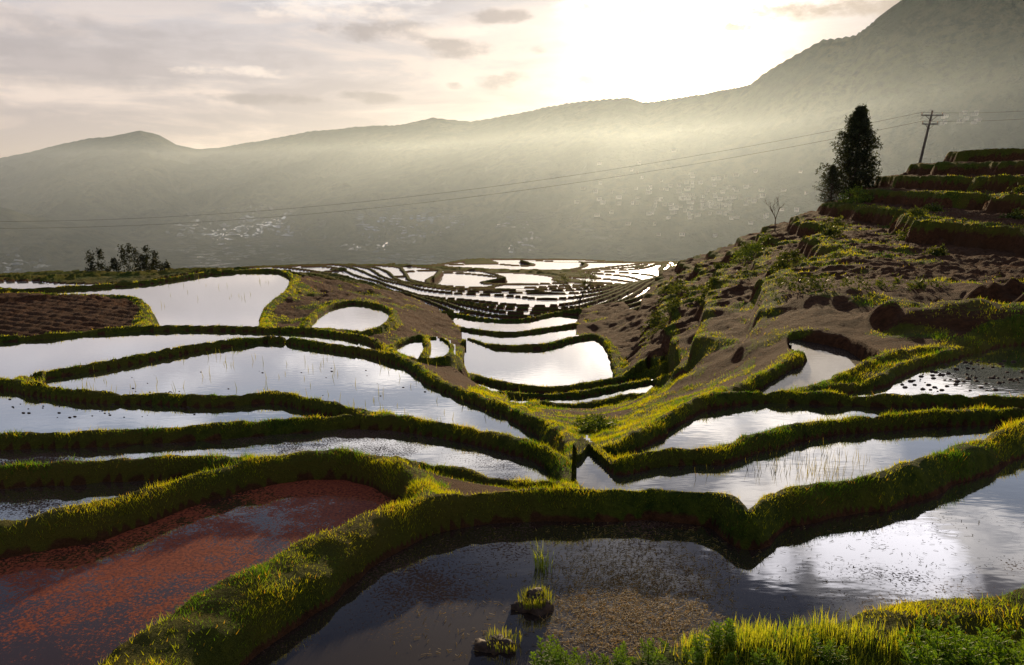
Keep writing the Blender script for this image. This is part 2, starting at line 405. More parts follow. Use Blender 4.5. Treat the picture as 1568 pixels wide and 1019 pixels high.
def terrain_mat(name):
    m,b=mat(name); P=b.pos()
    a=b.noise(P,.35,4,.6); c=b.noise(P,5,6,.75)
    soilc=b.mix(b.mr(c,.3,.7),(.038,.014,.006),(.16,.065,.026))
    soilc=b.mix(b.mr(a,.35,.7),soilc,(.095,.042,.017))
    gr=b.mix(b.mr(c,.3,.7),(.028,.048,.006),(.11,.13,.012)); gr=b.mix(b.mr(a,.35,.65),gr,(.12,.10,.015))
    g=b.attr('grass').outputs['Fac']
    gf=b.mr(b.m('ADD',g,b.m('MULTIPLY',b.m('SUBTRACT',c,.5),1.1)),.35,.62)
    col=b.mix(gf,soilc,gr)
    s=b.diff(col,b.bump(c,1.0,.28),.95,.1)
    w=b.attr('wet').outputs['Fac']
    ws=water_shader(b,P,(.03,.025,.02),.006,.8,.88,.085)
    b.out(b.mixs(b.mr(w,.45,.55,smooth=False),s,ws)); return m
MT=terrain_mat('soil_and_turf')
mk('terraced_ground',vs,quads,MT,True,attrs={'grass':grass.ravel(),'wet':wet.ravel()})
def pond_mat(name,kind):
    m,b=mat(name); P=b.pos()
    mud={'dark':(.024,.013,.008),'muddy':(.03,.016,.010),'red':(.045,.016,.010)}.get(kind,(.035,.027,.02))
    ws=water_shader(b,P,mud,.012,2.5,{'dark':.85,'red':.60,'muddy':.28}.get(kind,.86),.035)  # N pond: dark brown muddy water with a weaker mirror
    if kind=='red':
        n=b.noise(P,.55,5,.6,.4); f=b.noise(P,26,3,.7); g=b.noise(P,5,4,.7)
        k=b.m('ADD',n,b.m('ADD',b.m('MULTIPLY',b.m('SUBTRACT',f,.5),.7),b.m('MULTIPLY',b.m('SUBTRACT',g,.5),.45)))
        sp=b.n('ShaderNodeSeparateXYZ'); b.put(sp.inputs[0],P)
        k=b.m('ADD',k,b.mr(sp.outputs[1],6.2,8.0,-.12,.10))
        alg=b.diff(b.mix(b.mr(f,.35,.65),(.14,.018,.007),(.40,.080,.022)),b.bump(f,.5,.01),.8,.3)
        ws=b.mixs(b.mr(k,.48,.64,0,.93),ws,alg)
    if kind in('dark','mix'):
        n=b.noise(P,.5,4,.6,.3); f=b.noise(P,30,3,.7)
        k=b.m('ADD',n,b.m('MULTIPLY',b.m('SUBTRACT',f,.5),.9))
        sc=b.diff(b.mix(f,(.05,.020,.012),(.11,.055,.030)),None,.8,.2)
        ws=b.mixs(b.mr(k,.60 if kind=='dark' else .46,.66 if kind=='dark' else .60),ws,sc)
    b.out(ws); return m
MW={'A':pond_mat('dark_pond_water','dark'),'B':pond_mat('red_algae_water','red'),'D':pond_mat('reddish_mud_water','mix'),'N':pond_mat('muddy_pond_water','muddy')}
mw=pond_mat('paddy_water','clear')
si=np.arange(0,NR-2,2); sj=np.arange(0,NA-2,2)
for n in range(1,len(levels)):
    if kinds[n]=='FAR': continue
    sub=LAB[np.ix_(si,sj)]==n
    a,c=np.nonzero(sub)
    if len(a)==0: continue
    I0=si[a]; J0=sj[c]
    idx=np.stack([I0*NA+J0,I0*NA+J0+2,(I0+2)*NA+J0+2,(I0+2)*NA+J0],1)
    uq,inv=np.unique(idx,return_inverse=True); inv=inv.reshape(idx.shape)
    vv=np.stack([X.ravel()[uq],Y.ravel()[uq],np.full(len(uq),levels[n])],1)
    k=kinds[n]; mm=MW.get({'S':'D'}.get(k,k),mw)
    mk('paddy_water',vv,inv,mm,True)
def gz(x,y):
    r=math.hypot(x,y); a=math.atan2(x,y)
    i=min(NR-1,max(0,int(round((math.log(r)-lrv[0])/DL)))); j=min(NA-1,max(0,int(round((a+AM)/DA))))
    return float(H[i,j])
# ---- grass
area=(RR*DL)*(RR*DA)
gz0=np.gradient(H,axis=0)/(RR*DL); gz1=np.gradient(H,axis=1)/(RR*DA); sl2=gz0**2+gz1**2
area=area*np.sqrt(1+np.minimum(sl2,5))
dens=4000*np.minimum(1,(8.5/RR))**1.7
clump=sst(fbm(X*1.3,Y*1.3,4,71),-.30,.25)*.9+.10
gw=np.where(grass>.3,grass,0)*area*dens*clump*(1-.4*sst(sl2,1.5,5))
waterz=np.where(pond,LV,-1e3); gw=np.where(H<waterz+.03,0,gw); gw=np.where((RR>95)|far,0,gw)
gw=np.where(soil&(RR>24)&(DM>1),gw*.45,gw)
tot=gw.sum()
NBL=int(min(tot,520000))
cdf=np.cumsum(gw.ravel()); pick=np.searchsorted(cdf,rng.random(NBL)*cdf[-1])
pi,pj=pick//NA,pick%NA; pi=np.minimum(pi,NR-2); pj=np.minimum(pj,NA-2)
fa,fb=rng.random(NBL),rng.random(NBL)
lr=lrv[pi]+fa*DL; aa=azv[pj]+fb*DA; r=np.exp(lr)
bx,by=r*np.sin(aa),r*np.cos(aa)
bz=(H[pi,pj]*(1-fa)+H[pi+1,pj]*fa)*(1-fb)+(H[pi,pj+1]*(1-fa)+H[pi+1,pj+1]*fa)*fb-.01
hn=fbm(bx*1.4,by*1.4,3,81)
bh=(.026+.048*rng.random(NBL)**2.2)*(1+1.4*hn)*np.maximum(1,(r/8.5))**.40
bwid=.0036*np.maximum(1,r/8.5)**.85
th=rng.random(NBL)*6.283; le=bh*(.25+.6*rng.random(NBL)); lt=rng.random(NBL)*6.283
sx,sy=np.cos(th)*bwid,np.sin(th)*bwid
tipx,tipy=bx+np.cos(lt)*le,by+np.sin(lt)*le
V=np.empty((NBL,3,3),np.float32)
V[:,0]=np.stack([bx-sx,by-sy,bz],1); V[:,1]=np.stack([bx+sx,by+sy,bz],1); V[:,2]=np.stack([tipx,tipy,bz+bh],1)
cn=fbm(bx*.9,by*.9,4,91)*1.5+.35*(rng.random(NBL)-.5)
c1=np.array([.045,.098,.007]);c2=np.array([.23,.225,.010]);c3=np.array([.26,.16,.03])
tt=np.clip(cn*1.3+.5,0,1)[:,None]; col=c1*(1-tt)+c2*tt
st=(rng.random(NBL)<.08)[:,None]; col=np.where(st,c3,col)*(.7+.6*rng.random((NBL,1)))
MG=leafmat('grass_blades',.60,(3.2,3.0,.7))
mk('grass',V.reshape(-1,3),np.arange(NBL*3).reshape(-1,3),MG,False,cols=np.repeat(col,3,0))
# ---------------------------------------------------------------- valley and mountains
def ridge_interp(pts):
    a=[];s=[];rr=[]
    for u,v,r in pts:
        az,el=azel(u,v); a.append(az); s.append(math.tan(el)); rr.append(r)
    return np.array(a),np.array(s),np.array(rr)
RA=ridge_interp([(-400,255,7500),(-150,250,7300),(0,243,7000),(40,234,6900),(80,223,6800),(140,212,6600),(180,207,6500),(215,199,6500),(245,208,6500),(270,222,6500),(300,228,6500),(330,227,6500),(400,215,6200),(470,203,6000),(540,195,5800),(620,190,5500),(665,180,5400),(720,186,5300),(765,179,5200),(830,165,5000),(890,155,4800),(960,150,4600),(985,157,4600),(1080,143,4300),(1150,127,4000),(1200,95,3900),(1260,60,3800),(1310,52,3700),(1340,30,3600),(1380,0,3600),(1450,-40,3600),(1568,-90,3600),(1900,-150,3600)])
RB=ridge_interp([(-400,400,4500),(200,345,4500),(400,305,4300),(560,262,4200),(700,234,4000),(780,215,3800),(850,200,3700),(890,193,3600),(950,188,3500),(1050,200,3300),(1150,210,3100),(1250,180,3000),(1400,135,2800),(1568,85,2700),(1900,30,2600)])
RC=ridge_interp([(-400,300,3300),(0,318,3200),(120,345,3100),(250,385,3000),(400,420,3000),(1900,450,3000)])
NA2,NR2=900,560
az2=np.linspace(-math.radians(46),math.radians(46),NA2); lr2=np.linspace(math.log(400),math.log(12000),NR2)
A2,LL2=np.meshgrid(az2,lr2); R2=np.exp(LL2); X2=R2*np.sin(A2); Y2=R2*np.cos(A2)
floor=np.interp(R2,[400,600,1000,1700,2200,3000,12000],[-70,-112,-185,-245,-240,-225,-300])
wx=X2+fbm(X2*.0012,Y2*.0012,3,7)*220; wy=Y2+fbm(X2*.0012,Y2*.0012,3,8)*220
gul=fbm(wx*.0016,wy*.0016,6,3,ridged=True); g2=fbm(wx*.004,wy*.004,6,13)
Z2=floor+g2*9
def add_ridge(Z,R,rf,pw,bk):
    s=np.interp(A2,R[0],R[1]); rc=np.interp(A2,R[0],R[2]); cz=s*rc
    fr=np.clip((R2-rf)/(rc-rf),0,1)
    front=-300+(cz+300)*fr**pw
    back=cz-(R2-rc)*bk
    h=np.where(R2<rc,front,back)
    dm=np.clip(np.abs(R2-rc)/900,0,1)*np.clip(fr*3,0,1)
    h=h+gul*dm*120-60*dm + g2*15
    return np.maximum(Z,h)
Z2=add_ridge(Z2,RC,2000,1.1,.35)
Z2=add_ridge(Z2,RB,2300,1.05,.4)
Z2=add_ridge(Z2,RA,2500,1.15,.3)
Z2[0,:]=-74
vs2=np.stack([X2,Y2,Z2],-1).reshape(-1,3)
ii,jj=np.meshgrid(np.arange(NR2-1),np.arange(NA2-1),indexing='ij'); q=(ii*NA2+jj).ravel()
quads2=np.stack([q,q+1,q+1+NA2,q+NA2],1)
def mountain_mat():
    m,b=mat('forested_mountain'); P=b.pos()
    a=b.noise(P,.003,4,.6); c=b.noise(P,.02,6,.75)
    col=b.mix(b.mr(a,.35,.65),(.026,.046,.028),(.085,.090,.05))
    col=b.mix(b.mr(c,.4,.65),col,(.012,.024,.016))
    s=b.diff(col,b.bump(c,.9,30),.95,.05)
    sep=b.n('ShaderNodeSeparateXYZ'); b.put(sep.inputs[0],P)
    w=b.m('ADD',b.m('MULTIPLY',sep.outputs[2],.10),b.m('MULTIPLY',b.noise(P,.006,4,.6),7.0))
    fr=b.m('FRACT',w)
    line_=b.mr(fr,.45,.55)
    patch=b.mr(b.noise(b.mapv(P,(1,.6,1)),.0028,3,.5),.40,.48)
    brk=b.mr(b.noise(P,.03,2,.5),.45,.52)
    low=b.mr(sep.outputs[2],-100,-170)
    left=b.m('MULTIPLY',b.mr(sep.outputs[0],500,-100),b.mr(sep.outputs[0],-1500,-1000))
    msk=b.m('MULTIPLY',b.m('MULTIPLY',line_,patch),b.m('MULTIPLY',b.m('MULTIPLY',brk,low),left))
    gl=b.n('ShaderNodeBsdfGlossy'); gl.inputs['Roughness'].default_value=.06; gl.inputs['Color'].default_value=(.95,.95,.95,1)
    up=b.n('ShaderNodeCombineXYZ'); up.inputs[2].default_value=1; b.put(gl.inputs['Normal'],up.outputs[0])
    b.out(b.mixs(msk,s,gl.outputs[0])); return m
mk('mountain_terrain',vs2,quads2,mountain_mat(),True)
# haze: a real scattering air volume filling the valley
g=Geo(); g.box((0,6900,-200),24000,12900,700)
hz=g.make('valley_haze',[])
m,b=mat('haze_air'); vsn=b.n('ShaderNodeVolumeScatter'); vsn.inputs['Color'].default_value=(.72,.86,1,1); vsn.inputs['Density'].default_value=.000130; vsn.inputs['Anisotropy'].default_value=.64
o=b.n('ShaderNodeOutputMaterial'); b.nt.links.new(vsn.outputs[0],o.inputs['Volume']); hz.data.materials.append(m)
def far_hit(u,v):
    a,el=azel(u,v); j=int(round((a-az2[0])/(az2[1]-az2[0]))); sl=Z2[:,j]/R2[:,j]
    k=np.nonzero((sl>math.tan(el))&(R2[:,j]>1500))[0]
    k=k[0] if len(k) else 300
    r=R2[k,j]; return r*math.sin(a),r*math.cos(a),Z2[k,j]
g=Geo()
for i in range(170):
    if i<155: u=random.gauss(1060,75); v=random.gauss(310,22)
    else: u=random.uniform(1440,1500); v=random.gauss(190,5)
    x,y,z=far_hit(u,v); s=random.uniform(8,17); h=random.uniform(7,14); rot=random.uniform(-.5,.5); c=random.uniform(.25,.6)
    g.box((x,y,z+h/2-1),s,s*.8,h,rot,0,(c,c*.97,c*.92)); g.box((x,y,z+h-1+.6),s*1.1,s*.9,1.2,rot,0,(.12,.1,.1))
    for k in (-.28,0,.28):
        g.box((x+k*s*math.cos(rot)+s*.402*math.sin(rot),y+k*s*math.sin(rot)-s*.402*math.cos(rot),z+h*.55),s*.14,.3,h*.5,rot,0,(.05,.05,.06))
mcol,b=mat('painted_render'); b.out(b.diff(b.attr('Col').outputs['Color'],None,.8,.2))
g.make('village_houses',[mcol])
# ---------------------------------------------------------------- trees
bark=simple('bark',(.07,.05,.035),.9,8,.4,.02)
leafM=leafmat('leaves',.3,(2.4,2.1,1.2))
def leaves(pts,size,c1,c2,n_each,spread,flat=1.0):
    pts=np.asarray(pts); N=len(pts)*n_each
    P=np.repeat(pts,n_each,0)+rng.normal(size=(N,3))*spread*np.array([1,1,flat])
    a=rng.normal(size=(N,3)); a/=np.linalg.norm(a,axis=1)[:,None]; c=rng.normal(size=(N,3)); c-=a*(a*c).sum(1)[:,None]; c/=np.linalg.norm(c,axis=1)[:,None]
    s=size*(.6+.8*rng.random((N,1)))
    V=np.stack([P-a*s,P+c*s*.4,P+a*s,P-c*s*.4],1)
    t=rng.random((N,1)); sh=np.repeat(.6+.7*rng.random((len(pts),1)),n_each,0)
    col=(np.array(c1)*(1-t)+np.array(c2)*t)*sh
    return V.reshape(-1,3),np.arange(N*4).reshape(-1,4),np.repeat(col,4,0)
def empty(name,loc=(0,0,0)):
    e=bpy.data.objects.new(name,None); bpy.context.scene.collection.objects.link(e); return e
def conifer(x,y,z,h,rad,lo=.06,name='conifer_tree',seed=1,nb=330):
    rs=random.Random(seed); root=empty(name)
    g=Geo(); g.tube([(x,y,z-.5),(x+.1,y,z+h*.4),(x,y,z+h*.97)],[h*.022,h*.014,.02],8)
    tips=[]; lob=[rs.uniform(.62,1.22) for _ in range(80)]
    for i in range(nb):
        t=lo+(1-lo)*(i+rs.random())/nb; a=i*2.39996+rs.random()*.7
        prof=min(1,.62+(t-lo)*2.0)*max(.03,(1-t))**.66*1.28
        l=rad*prof*(.7+.3*rs.random())*lob[(int(t*15)*5+int((a%6.283)/1.26))%80]; zz=z+h*t*.97
        e=(x+math.cos(a)*l,y+math.sin(a)*l,zz+l*.25-.1)
        g.tube([(x,y,zz),(x+math.cos(a)*l*.5,y+math.sin(a)*l*.5,zz+.02),e],[.04,.025,.01],3)
        for k in (.45,.65,.82,1.0): tips.append((x+math.cos(a)*l*k,y+math.sin(a)*l*k,zz+l*.25*k-.1))
    g.make('trunk_and_limbs',[bark],True,root)
    V,F,C=leaves(tips,.15*h/12,(.010,.018,.009),(.045,.052,.016),13,.17*h/12,.9)
    mk('foliage',V,F,leafM,False,cols=C,parent=root)
def put(u,v,r):
    x,y,_=at_r(u,v,r); return x,y,gz(x,y)
x,y,z=put(1308,285,112); conifer(x,y,z-.2,slope(1308,158)*112-z,3.7,.05,nb=380)
x,y,z=put(1272,305,106); conifer(x,y,z-.3,4.8,2.1,.02,seed=5,nb=190)
def bare(x,y,z,h,name,seed,leafy=0):
    rs=random.Random(seed); g=Geo(); tips=[]
    def br(p,d,l,r,dep):
        q=p+d*l; g.tube([p,(p+q)/2+Vector((rs.uniform(-1,1),rs.uniform(-1,1),0))*l*.05,q],[r,r*.8,r*.6],5)
        tips.append(tuple(q))
        if dep==0: return
        for k in range(3):
            nd=(d+Vector((rs.uniform(-1,1),rs.uniform(-1,1),rs.uniform(-.2,.6)))*.75).normalized()
            br(p+d*l*rs.uniform(.6,1),nd,l*rs.uniform(.55,.75),r*.55,dep-1)
    br(Vector((x,y,z-.2)),Vector((0,0,1)),h*.42,h*.018,4)
    root=empty(name); g.make('trunk_and_limbs',[bark],True,root)
    if leafy:
        V,F,C=leaves(tips[5:],.09,(.05,.07,.015),(.12,.13,.03),leafy,.18); mk('foliage',V,F,leafM,False,cols=C,parent=root)
x,y,z=put(1187,350,92); bare(x,y,z,4.0,'bare_tree',3)
x,y,z=put(888,462,79); bare(x,y,z,5.2,'young_tree',8,5)
def clumpmass(name,items,c1,c2,leaf,n):
    pts=[]
    for x,y,z,h,w in items:
        for k in range(40):
            t=random.random(); a=random.random()*6.283; rr=w*math.sqrt(random.random())*(1-.8*t)
            pts.append((x+rr*math.cos(a),y+rr*math.sin(a),z+h*t))
    V,F,C=leaves(pts,leaf,c1,c2,n,leaf*1.2); return mk(name,V,F,leafM,False,cols=C)
it=[]
for u,h in [(140,5),(154,5.5),(165,2.5),(176,3),(190,6.5),(200,7),(209,5.5),(218,4),(226,6.5),(238,5),(246,4),(256,3),(232,3)]:
    r=random.uniform(190,215); x,y,z=put(u,412,r); zz=slope(u,418)*r; it.append((x,y,max(z,zz-1.5),h,1.15))
clumpmass('distant_trees',it,(.010,.016,.010),(.03,.035,.015),.25,11)
def bush(u,v,r,h,w,n=40,c1=(.05,.09,.01),c2=(.15,.2,.02)):
    x,y,z=put(u,v,r); pts=[]
    for k in range(n):
        a=random.random()*6.283; t=random.random(); rr=w*math.sqrt(random.random())*math.sqrt(1-t*t*.8)
        px,py=x+rr*math.cos(a),y+rr*math.sin(a)
        pts.append((px,py,gz(px,py)+h*t*(1-.5*rr/w)))
    lf=min(.13,.0016*r+.015)
    V,F,C=leaves(pts,lf,c1,c2,18,lf*1.3); mk('bush',V,F,leafM,False,cols=C)
bush(1308,310,100,2.0,2.2,70); bush(1145,420,78,1.4,2.6,80); bush(1160,400,84,1.0,1.6); bush(915,655,19,.35,.5,60); bush(905,640,21,.3,.5,50)
rs=random.Random(12)
for i in range(26):
    u=rs.uniform(1010,1560); r=rs.uniform(34,85); bush(u,400,r,rs.uniform(.3,.8),rs.uniform(.5,1.6),26,(.03,.05,.008),(.11,.13,.016))
# ---------------------------------------------------------------- power pole and wires
conc=simple('weathered_concrete',(.10,.09,.08),.9,3,.2); steel=simple('galvanised_steel',(.12,.12,.12),.5,5,.2); porc=simple('insulator_porcelain',(.3,.22,.18),.3,5,.1)
x,y,z=put(1404,262,121); root=empty('utility_pole'); g=Geo()
ph=slope(1404,170)*121-z; lean=1.3
def pp(t,off=0): return (x+lean*t+off,y,z-.3+(ph+.3)*t)
g.tube([pp(0),pp(.5),pp(1)],[.19,.16,.12],10); g.make('pole',[conc],True,root)
g=Geo()
for t,w in((.93,2.9),(.80,2.1)):
    c=pp(t); g.box((c[0],c[1]-.18,c[2]),w,.14,.16,.0)
    g.tube([(c[0]-w*.3,c[1]-.18,c[2]),(c[0],c[1],c[2]-.7)],[.04,.04],5); g.tube([(c[0]+w*.3,c[1]-.18,c[2]),(c[0],c[1],c[2]-.7)],[.04,.04],5)
g.make('crossarms',[steel],False,root)
g=Geo(); att=[]
for t,w in((.93,2.9),(.80,2.1)):
    for s in(-.46,.0,.46):
        c=pp(t); q=(c[0]+s*w,c[1]-.18,c[2]+.07)
        g.tube([q,(q[0],q[1],q[2]+.12),(q[0],q[1],q[2]+.16),(q[0],q[1],q[2]+.3)],[.05,.05,.09,.05],8); att.append((q[0],q[1],q[2]+.3))
g.make('insulators',[porc],True,root)
g=Geo()
def wire(p,q,sag,r=.026,n=50):
    pts=[]
    for i in range(n+1):
        t=i/n; pts.append((p[0]+(q[0]-p[0])*t,p[1]+(q[1]-p[1])*t,p[2]+(q[2]-p[2])*t-4*sag*t*(1-t)))
    g.tube(pts,[r]*len(pts),4)
for k,(a,vv) in enumerate(((att[0],322),(att[3],332))):
    e=at_r(-350,vv+6,190+k*2); wire(a,e,6.0)
    e=at_r(1900,118+k*9,150); wire(a,e,1.5)
g.make('power_lines',[simple('wire_black',(.03,.03,.03),.6)],False)
# ---------------------------------------------------------------- foreground plants
MP=leafmat('weed_leaves',.5,(2.6,2.6,.8))
def weed(x,y,z,h,name,n=5):
    g=Geo()
    for s in range(n):
        a=random.random()*6.283; le=random.uniform(.05,.35)*h; hh=h*random.uniform(.6,1.05)
        bx,by=x+random.uniform(-.09,.09),y+random.uniform(-.09,.09)
        P=lambda t:Vector((bx+math.cos(a)*le*t*t,by+math.sin(a)*le*t*t,z-.03+hh*t))
        g.tube([P(0),P(.5),P(1)],[.005,.004,.002],4,0,(.09,.11,.02))
        nl=30
        for k in range(nl):
            t=.15+.85*k/nl; p=P(t); b_=k*2.4+s; L_=.09*(1.15-t*.7)*random.uniform(.8,1.2)*min(1.2,h/.3)
            up=.25+.7*t
            d=Vector((math.cos(b_),math.sin(b_),up)).normalized(); sd=d.cross(Vector((0,0,1))).normalized()
            cc=random.uniform(.7,1.3); col=((.055+.09*t)*cc,(.11+.11*t)*cc,.016*cc)
            for o,sc in((0,1.0),(.55,.55),(-.55,.55)):
                dd=(d+sd*o*1.1).normalized(); s2=dd.cross(Vector((0,0,1))).normalized(); q=p+d*(L_*.25 if o else 0)
                wv=L_*.17*sc*1.3; ln=L_*sc
                g.quad([q,q+dd*ln*.5+s2*wv,q+dd*ln+Vector((0,0,-ln*.15)),q+dd*ln*.5-s2*wv],0,col)
    return g.make(name,[MP],False)
for i in range(34):
    u=random.uniform(840,1320); r=random.uniform(4.6,5.2); x,y,z=put(u,1000,r); weed(x,y,max(z,-3.6),random.uniform(.14,.27),'mugwort_plant',4)
for i in range(48):
    u=1425+275*random.random(); r=random.uniform(5.1,5.7); x,y,_=at_r(u,900,r); h=random.uniform(.22,.52)*(.7+.35*min(1,(u-1425)/80))
    weed(x,y,max(gz(x,y),-3.15),h,'mugwort_plant',4)
def tuft(name,items,c1=(.07,.10,.015),c2=(.17,.16,.03)):
    V=[];C=[]
    for x,y,z,h,n,sp,w in items:
        for k in range(n):
            a=random.random()*6.283; o=random.random()**.5*sp; bx,by=x+math.cos(a)*o,y+math.sin(a)*o
            hh=h*random.uniform(.5,1.1); le=hh*random.uniform(.1,.6); la=a+random.uniform(-.8,.8); s=(math.cos(la+1.57)*w,math.sin(la+1.57)*w)
            mx,my=bx+math.cos(la)*le*.3,by+math.sin(la)*le*.3; tx,ty=bx+math.cos(la)*le,by+math.sin(la)*le
            V+=[(bx-s[0],by-s[1],z-.02),(bx+s[0],by+s[1],z-.02),(mx+s[0]*.8,my+s[1]*.8,z+hh*.6),(mx-s[0]*.8,my-s[1]*.8,z+hh*.6)]
            V+=[(mx-s[0]*.8,my-s[1]*.8,z+hh*.6),(mx+s[0]*.8,my+s[1]*.8,z+hh*.6),(tx+s[0]*.1,ty+s[1]*.1,z+hh),(tx-s[0]*.1,ty-s[1]*.1,z+hh)]
            t=random.random(); c=tuple(p*(1-t)+q*t for p,q in zip(c1,c2)); C+=[c]*8
    return mk(name,V,np.arange(len(V)).reshape(-1,4),MG,False,cols=np.array(C))
it=[]
for i in range(2200):
    u=random.uniform(1050,1700); r=random.uniform(3.8,5.6); x,y,z=put(u,950,r)
    if z<-3.7: continue
    it.append((x,y,z,random.uniform(.04,.13),9,.06,.0022))
tuft('tall_grass',it,(.08,.13,.012),(.26,.25,.04))
x,y,_=at_z(828,868,-4.0); tuft('grass_tuft',[(x,y,-4.0,.26,45,.07,.003),(x+.04,y-.05,-4,.18,30,.1,.003)],(.07,.12,.01),(.18,.2,.02))
mud=simple('wet_mud',(.07,.04,.024),.7,14,.5,.03,.3)
def clod(u,v,rx,ry,h,zw=-4.0,name='mud_clod'):
    x,y,_=at_z(u,v,zw); n=26; V=[];F=[]
    for i in range(n//2+1):
        ph=i/(n//2)*math.pi/2
        for k in range(n):
            t=2*math.pi*k/n
            V.append([x+rx*math.cos(ph)*math.cos(t),y+ry*math.cos(ph)*math.sin(t),zw-.05+(h+.05)*math.sin(ph)])
    V=np.array(V); nn=fbm(V[:,0]*9+V[:,2]*5,V[:,1]*9,4,int(u)); s=(1+nn*.9)
    V[:,0]=x+(V[:,0]-x)*s; V[:,1]=y+(V[:,1]-y)*s; V[:,2]+=nn*.07*(V[:,2]>zw)
    for i in range(n//2):
        for k in range(n): F.append((i*n+k,i*n+(k+1)%n,(i+1)*n+(k+1)%n,(i+1)*n+k))
    mk(name,V,F,mud,True)
    return x,y
x,y=clod(820,930,.17,.15,.13); tuft('grass_tuft',[(x+.03*i,y+.02*i,-3.92,.08,110,.15,.003) for i in range(-1,2)])
x,y=clod(762,990,.20,.13,.07); tuft('grass_tuft',[(x+.05,y,-3.95,.06,140,.17,.003)])
def scatter(name,N,poly,z,ln,wd,c1,c2,stand=False,fn=None):
    V=[];C=[]; k=0; tries=0
    while k<N and tries<N*30:
        tries+=1
        u=random.uniform(poly[0],poly[2]); v=random.uniform(poly[1],poly[3]); x,y,_=at_z(u,v,z)
        if gz(x,y)>z-.05 or gz(x,y)<z-.6: continue
        if fn and not fn(x,y,u,v): continue
        k+=1; a=random.random()*6.283; l=ln*random.uniform(.4,1.3)
        t=random.random(); c=tuple(p*(1-t)+q*t for p,q in zip(c1,c2))
        if stand:
            s=(wd,0); le=(math.cos(a)*l*.25,math.sin(a)*l*.25)
            V+=[(x-s[0],y,z-.03),(x+s[0],y,z-.03),(x+le[0]+.2*s[0],y+le[1],z+l),(x+le[0]-.2*s[0],y+le[1],z+l)]
        else:
            d=(math.cos(a)*l/2,math.sin(a)*l/2); e=(-math.sin(a)*wd,math.cos(a)*wd); zz=z+random.uniform(.002,.012)
            V+=[(x-d[0]-e[0],y-d[1]-e[1],zz),(x+d[0]-e[0],y+d[1]-e[1],zz+.004),(x+d[0]+e[0],y+d[1]+e[1],zz+.006),(x-d[0]+e[0],y-d[1]+e[1],zz)]
        C+=[c]*4
    if V: mk(name,V,np.arange(len(V)).reshape(-1,4),MG,False,cols=np.array(C))
scatter('floating_straw',5200,(830,800,1130,1010),-4.0,.05,.003,(.10,.06,.03),(.40,.28,.15),fn=lambda x,y,u,v: random.random()<math.exp(-((u-970)/110)**2-((v-920)/80)**2))
scatter('floating_straw',900,(600,790,1500,1010),-4.0,.05,.003,(.08,.05,.03),(.3,.2,.1))
cl_=[(random.uniform(120,820),random.uniform(530,640)) for _ in range(16)]
scatter('rice_seedlings',150,(110,525,830,650),-6.65,.24,.010,(.05,.06,.02),(.12,.11,.04),True,fn=lambda x,y,u,v: random.random()<.1+max(math.exp(-((u-a)/35)**2-((v-c)/10)**2) for a,c in cl_))
scatter('rice_seedlings',35,(240,425,640,470),-8.9,.3,.014,(.05,.06,.02),(.12,.11,.04),True)
scatter('rice_seedlings',150,(960,690,1350,735),-4.34,.16,.004,(.05,.05,.015),(.14,.12,.03),True,fn=lambda x,y,u,v: random.random()<math.exp(-((u-1240)/70)**2))
def lumps(name,N,poly,z,s):
    g=Geo(); k=0;tr=0
    while k<N and tr<N*20:
        tr+=1
        u=random.uniform(poly[0],poly[2]); v=random.uniform(poly[1],poly[3]); x,y,_=at_z(u,v,z)
        if gz(x,y)>z-.05: continue
        k+=1; q=s*random.uniform(.3,1.3); g.tube([(x-q,y,z-.02),(x-q*.4,y+.1*q,z+q*.15),(x+q*.3,y,z+q*.18),(x+q,y-.1*q,z-.02)],[q*.15,q*.3,q*.25,q*.1],6)
    g.make(name,[mud],True)
lumps('mud_lumps',110,(1380,550,1568,600),-4.82,.07); lumps('mud_lumps',50,(0,600,300,640),-5.85,.05); lumps('mud_lumps',30,(100,560,700,610),-6.65,.05)
# ---------------------------------------------------------------- sky
sun_az,sun_el=azel(1045,55)
SD=Vector((math.sin(sun_az)*math.cos(sun_el),math.cos(sun_az)*math.cos(sun_el),math.sin(sun_el)))
wd=bpy.data.worlds.new("World"); bpy.context.scene.world=wd; wd.use_nodes=True
b=NB(wd.node_tree)
sky=b.n('ShaderNodeTexSky'); sky.sky_type='NISHITA'; sky.sun_disc=False; sky.sun_elevation=sun_el; sky.sun_rotation=sun_az
D=b.n('ShaderNodeTexCoord').outputs['Generated']
sp=b.n('ShaderNodeSeparateXYZ'); b.put(sp.inputs[0],D); dx,dy,dz=sp.outputs
el=b.m('ARCSINE',dz); az=b.m('ARCTAN2',dx,dy)
dt=b.n('ShaderNodeVectorMath',operation='DOT_PRODUCT'); b.put(dt.inputs[0],D); dt.inputs[1].default_value=SD
om=b.m('SUBTRACT',1.0,dt.outputs['Value'])
core=b.m('EXPONENT',b.m('DIVIDE',om,-.0028)); wide=b.m('EXPONENT',b.m('DIVIDE',om,-.02))
c=b.mix(b.mr(el,.0,.20,smooth=False),(.66,.545,.49),(.60,.56,.58))
c=b.mix(b.mr(el,.17,.28),c,(.33,.37,.45)); c=b.mix(b.mr(el,.28,.45),c,(.060,.072,.115)); c=b.mix(b.mr(el,.6,1.2),c,(.14,.21,.38))
den=b.m('ADD',b.m('MAXIMUM',dz,0.0),.13)
cv=b.n('ShaderNodeCombineXYZ'); b.put(cv.inputs[0],b.m('DIVIDE',dx,den)); b.put(cv.inputs[1],b.m('DIVIDE',dy,den))
cn_=b.noise(cv.outputs[0],1.9,6,.60,.3)
azf=b.mr(b.m('ADD',az,b.m('MULTIPLY',b.mr(el,.42,.30),.6)),-.05,.30,.10,1.0)
cm=b.m('MULTIPLY',b.mr(cn_,.44,.60),b.m('MULTIPLY',b.m('MULTIPLY',b.mr(el,.50,.36,.25,1.0),azf),.95))
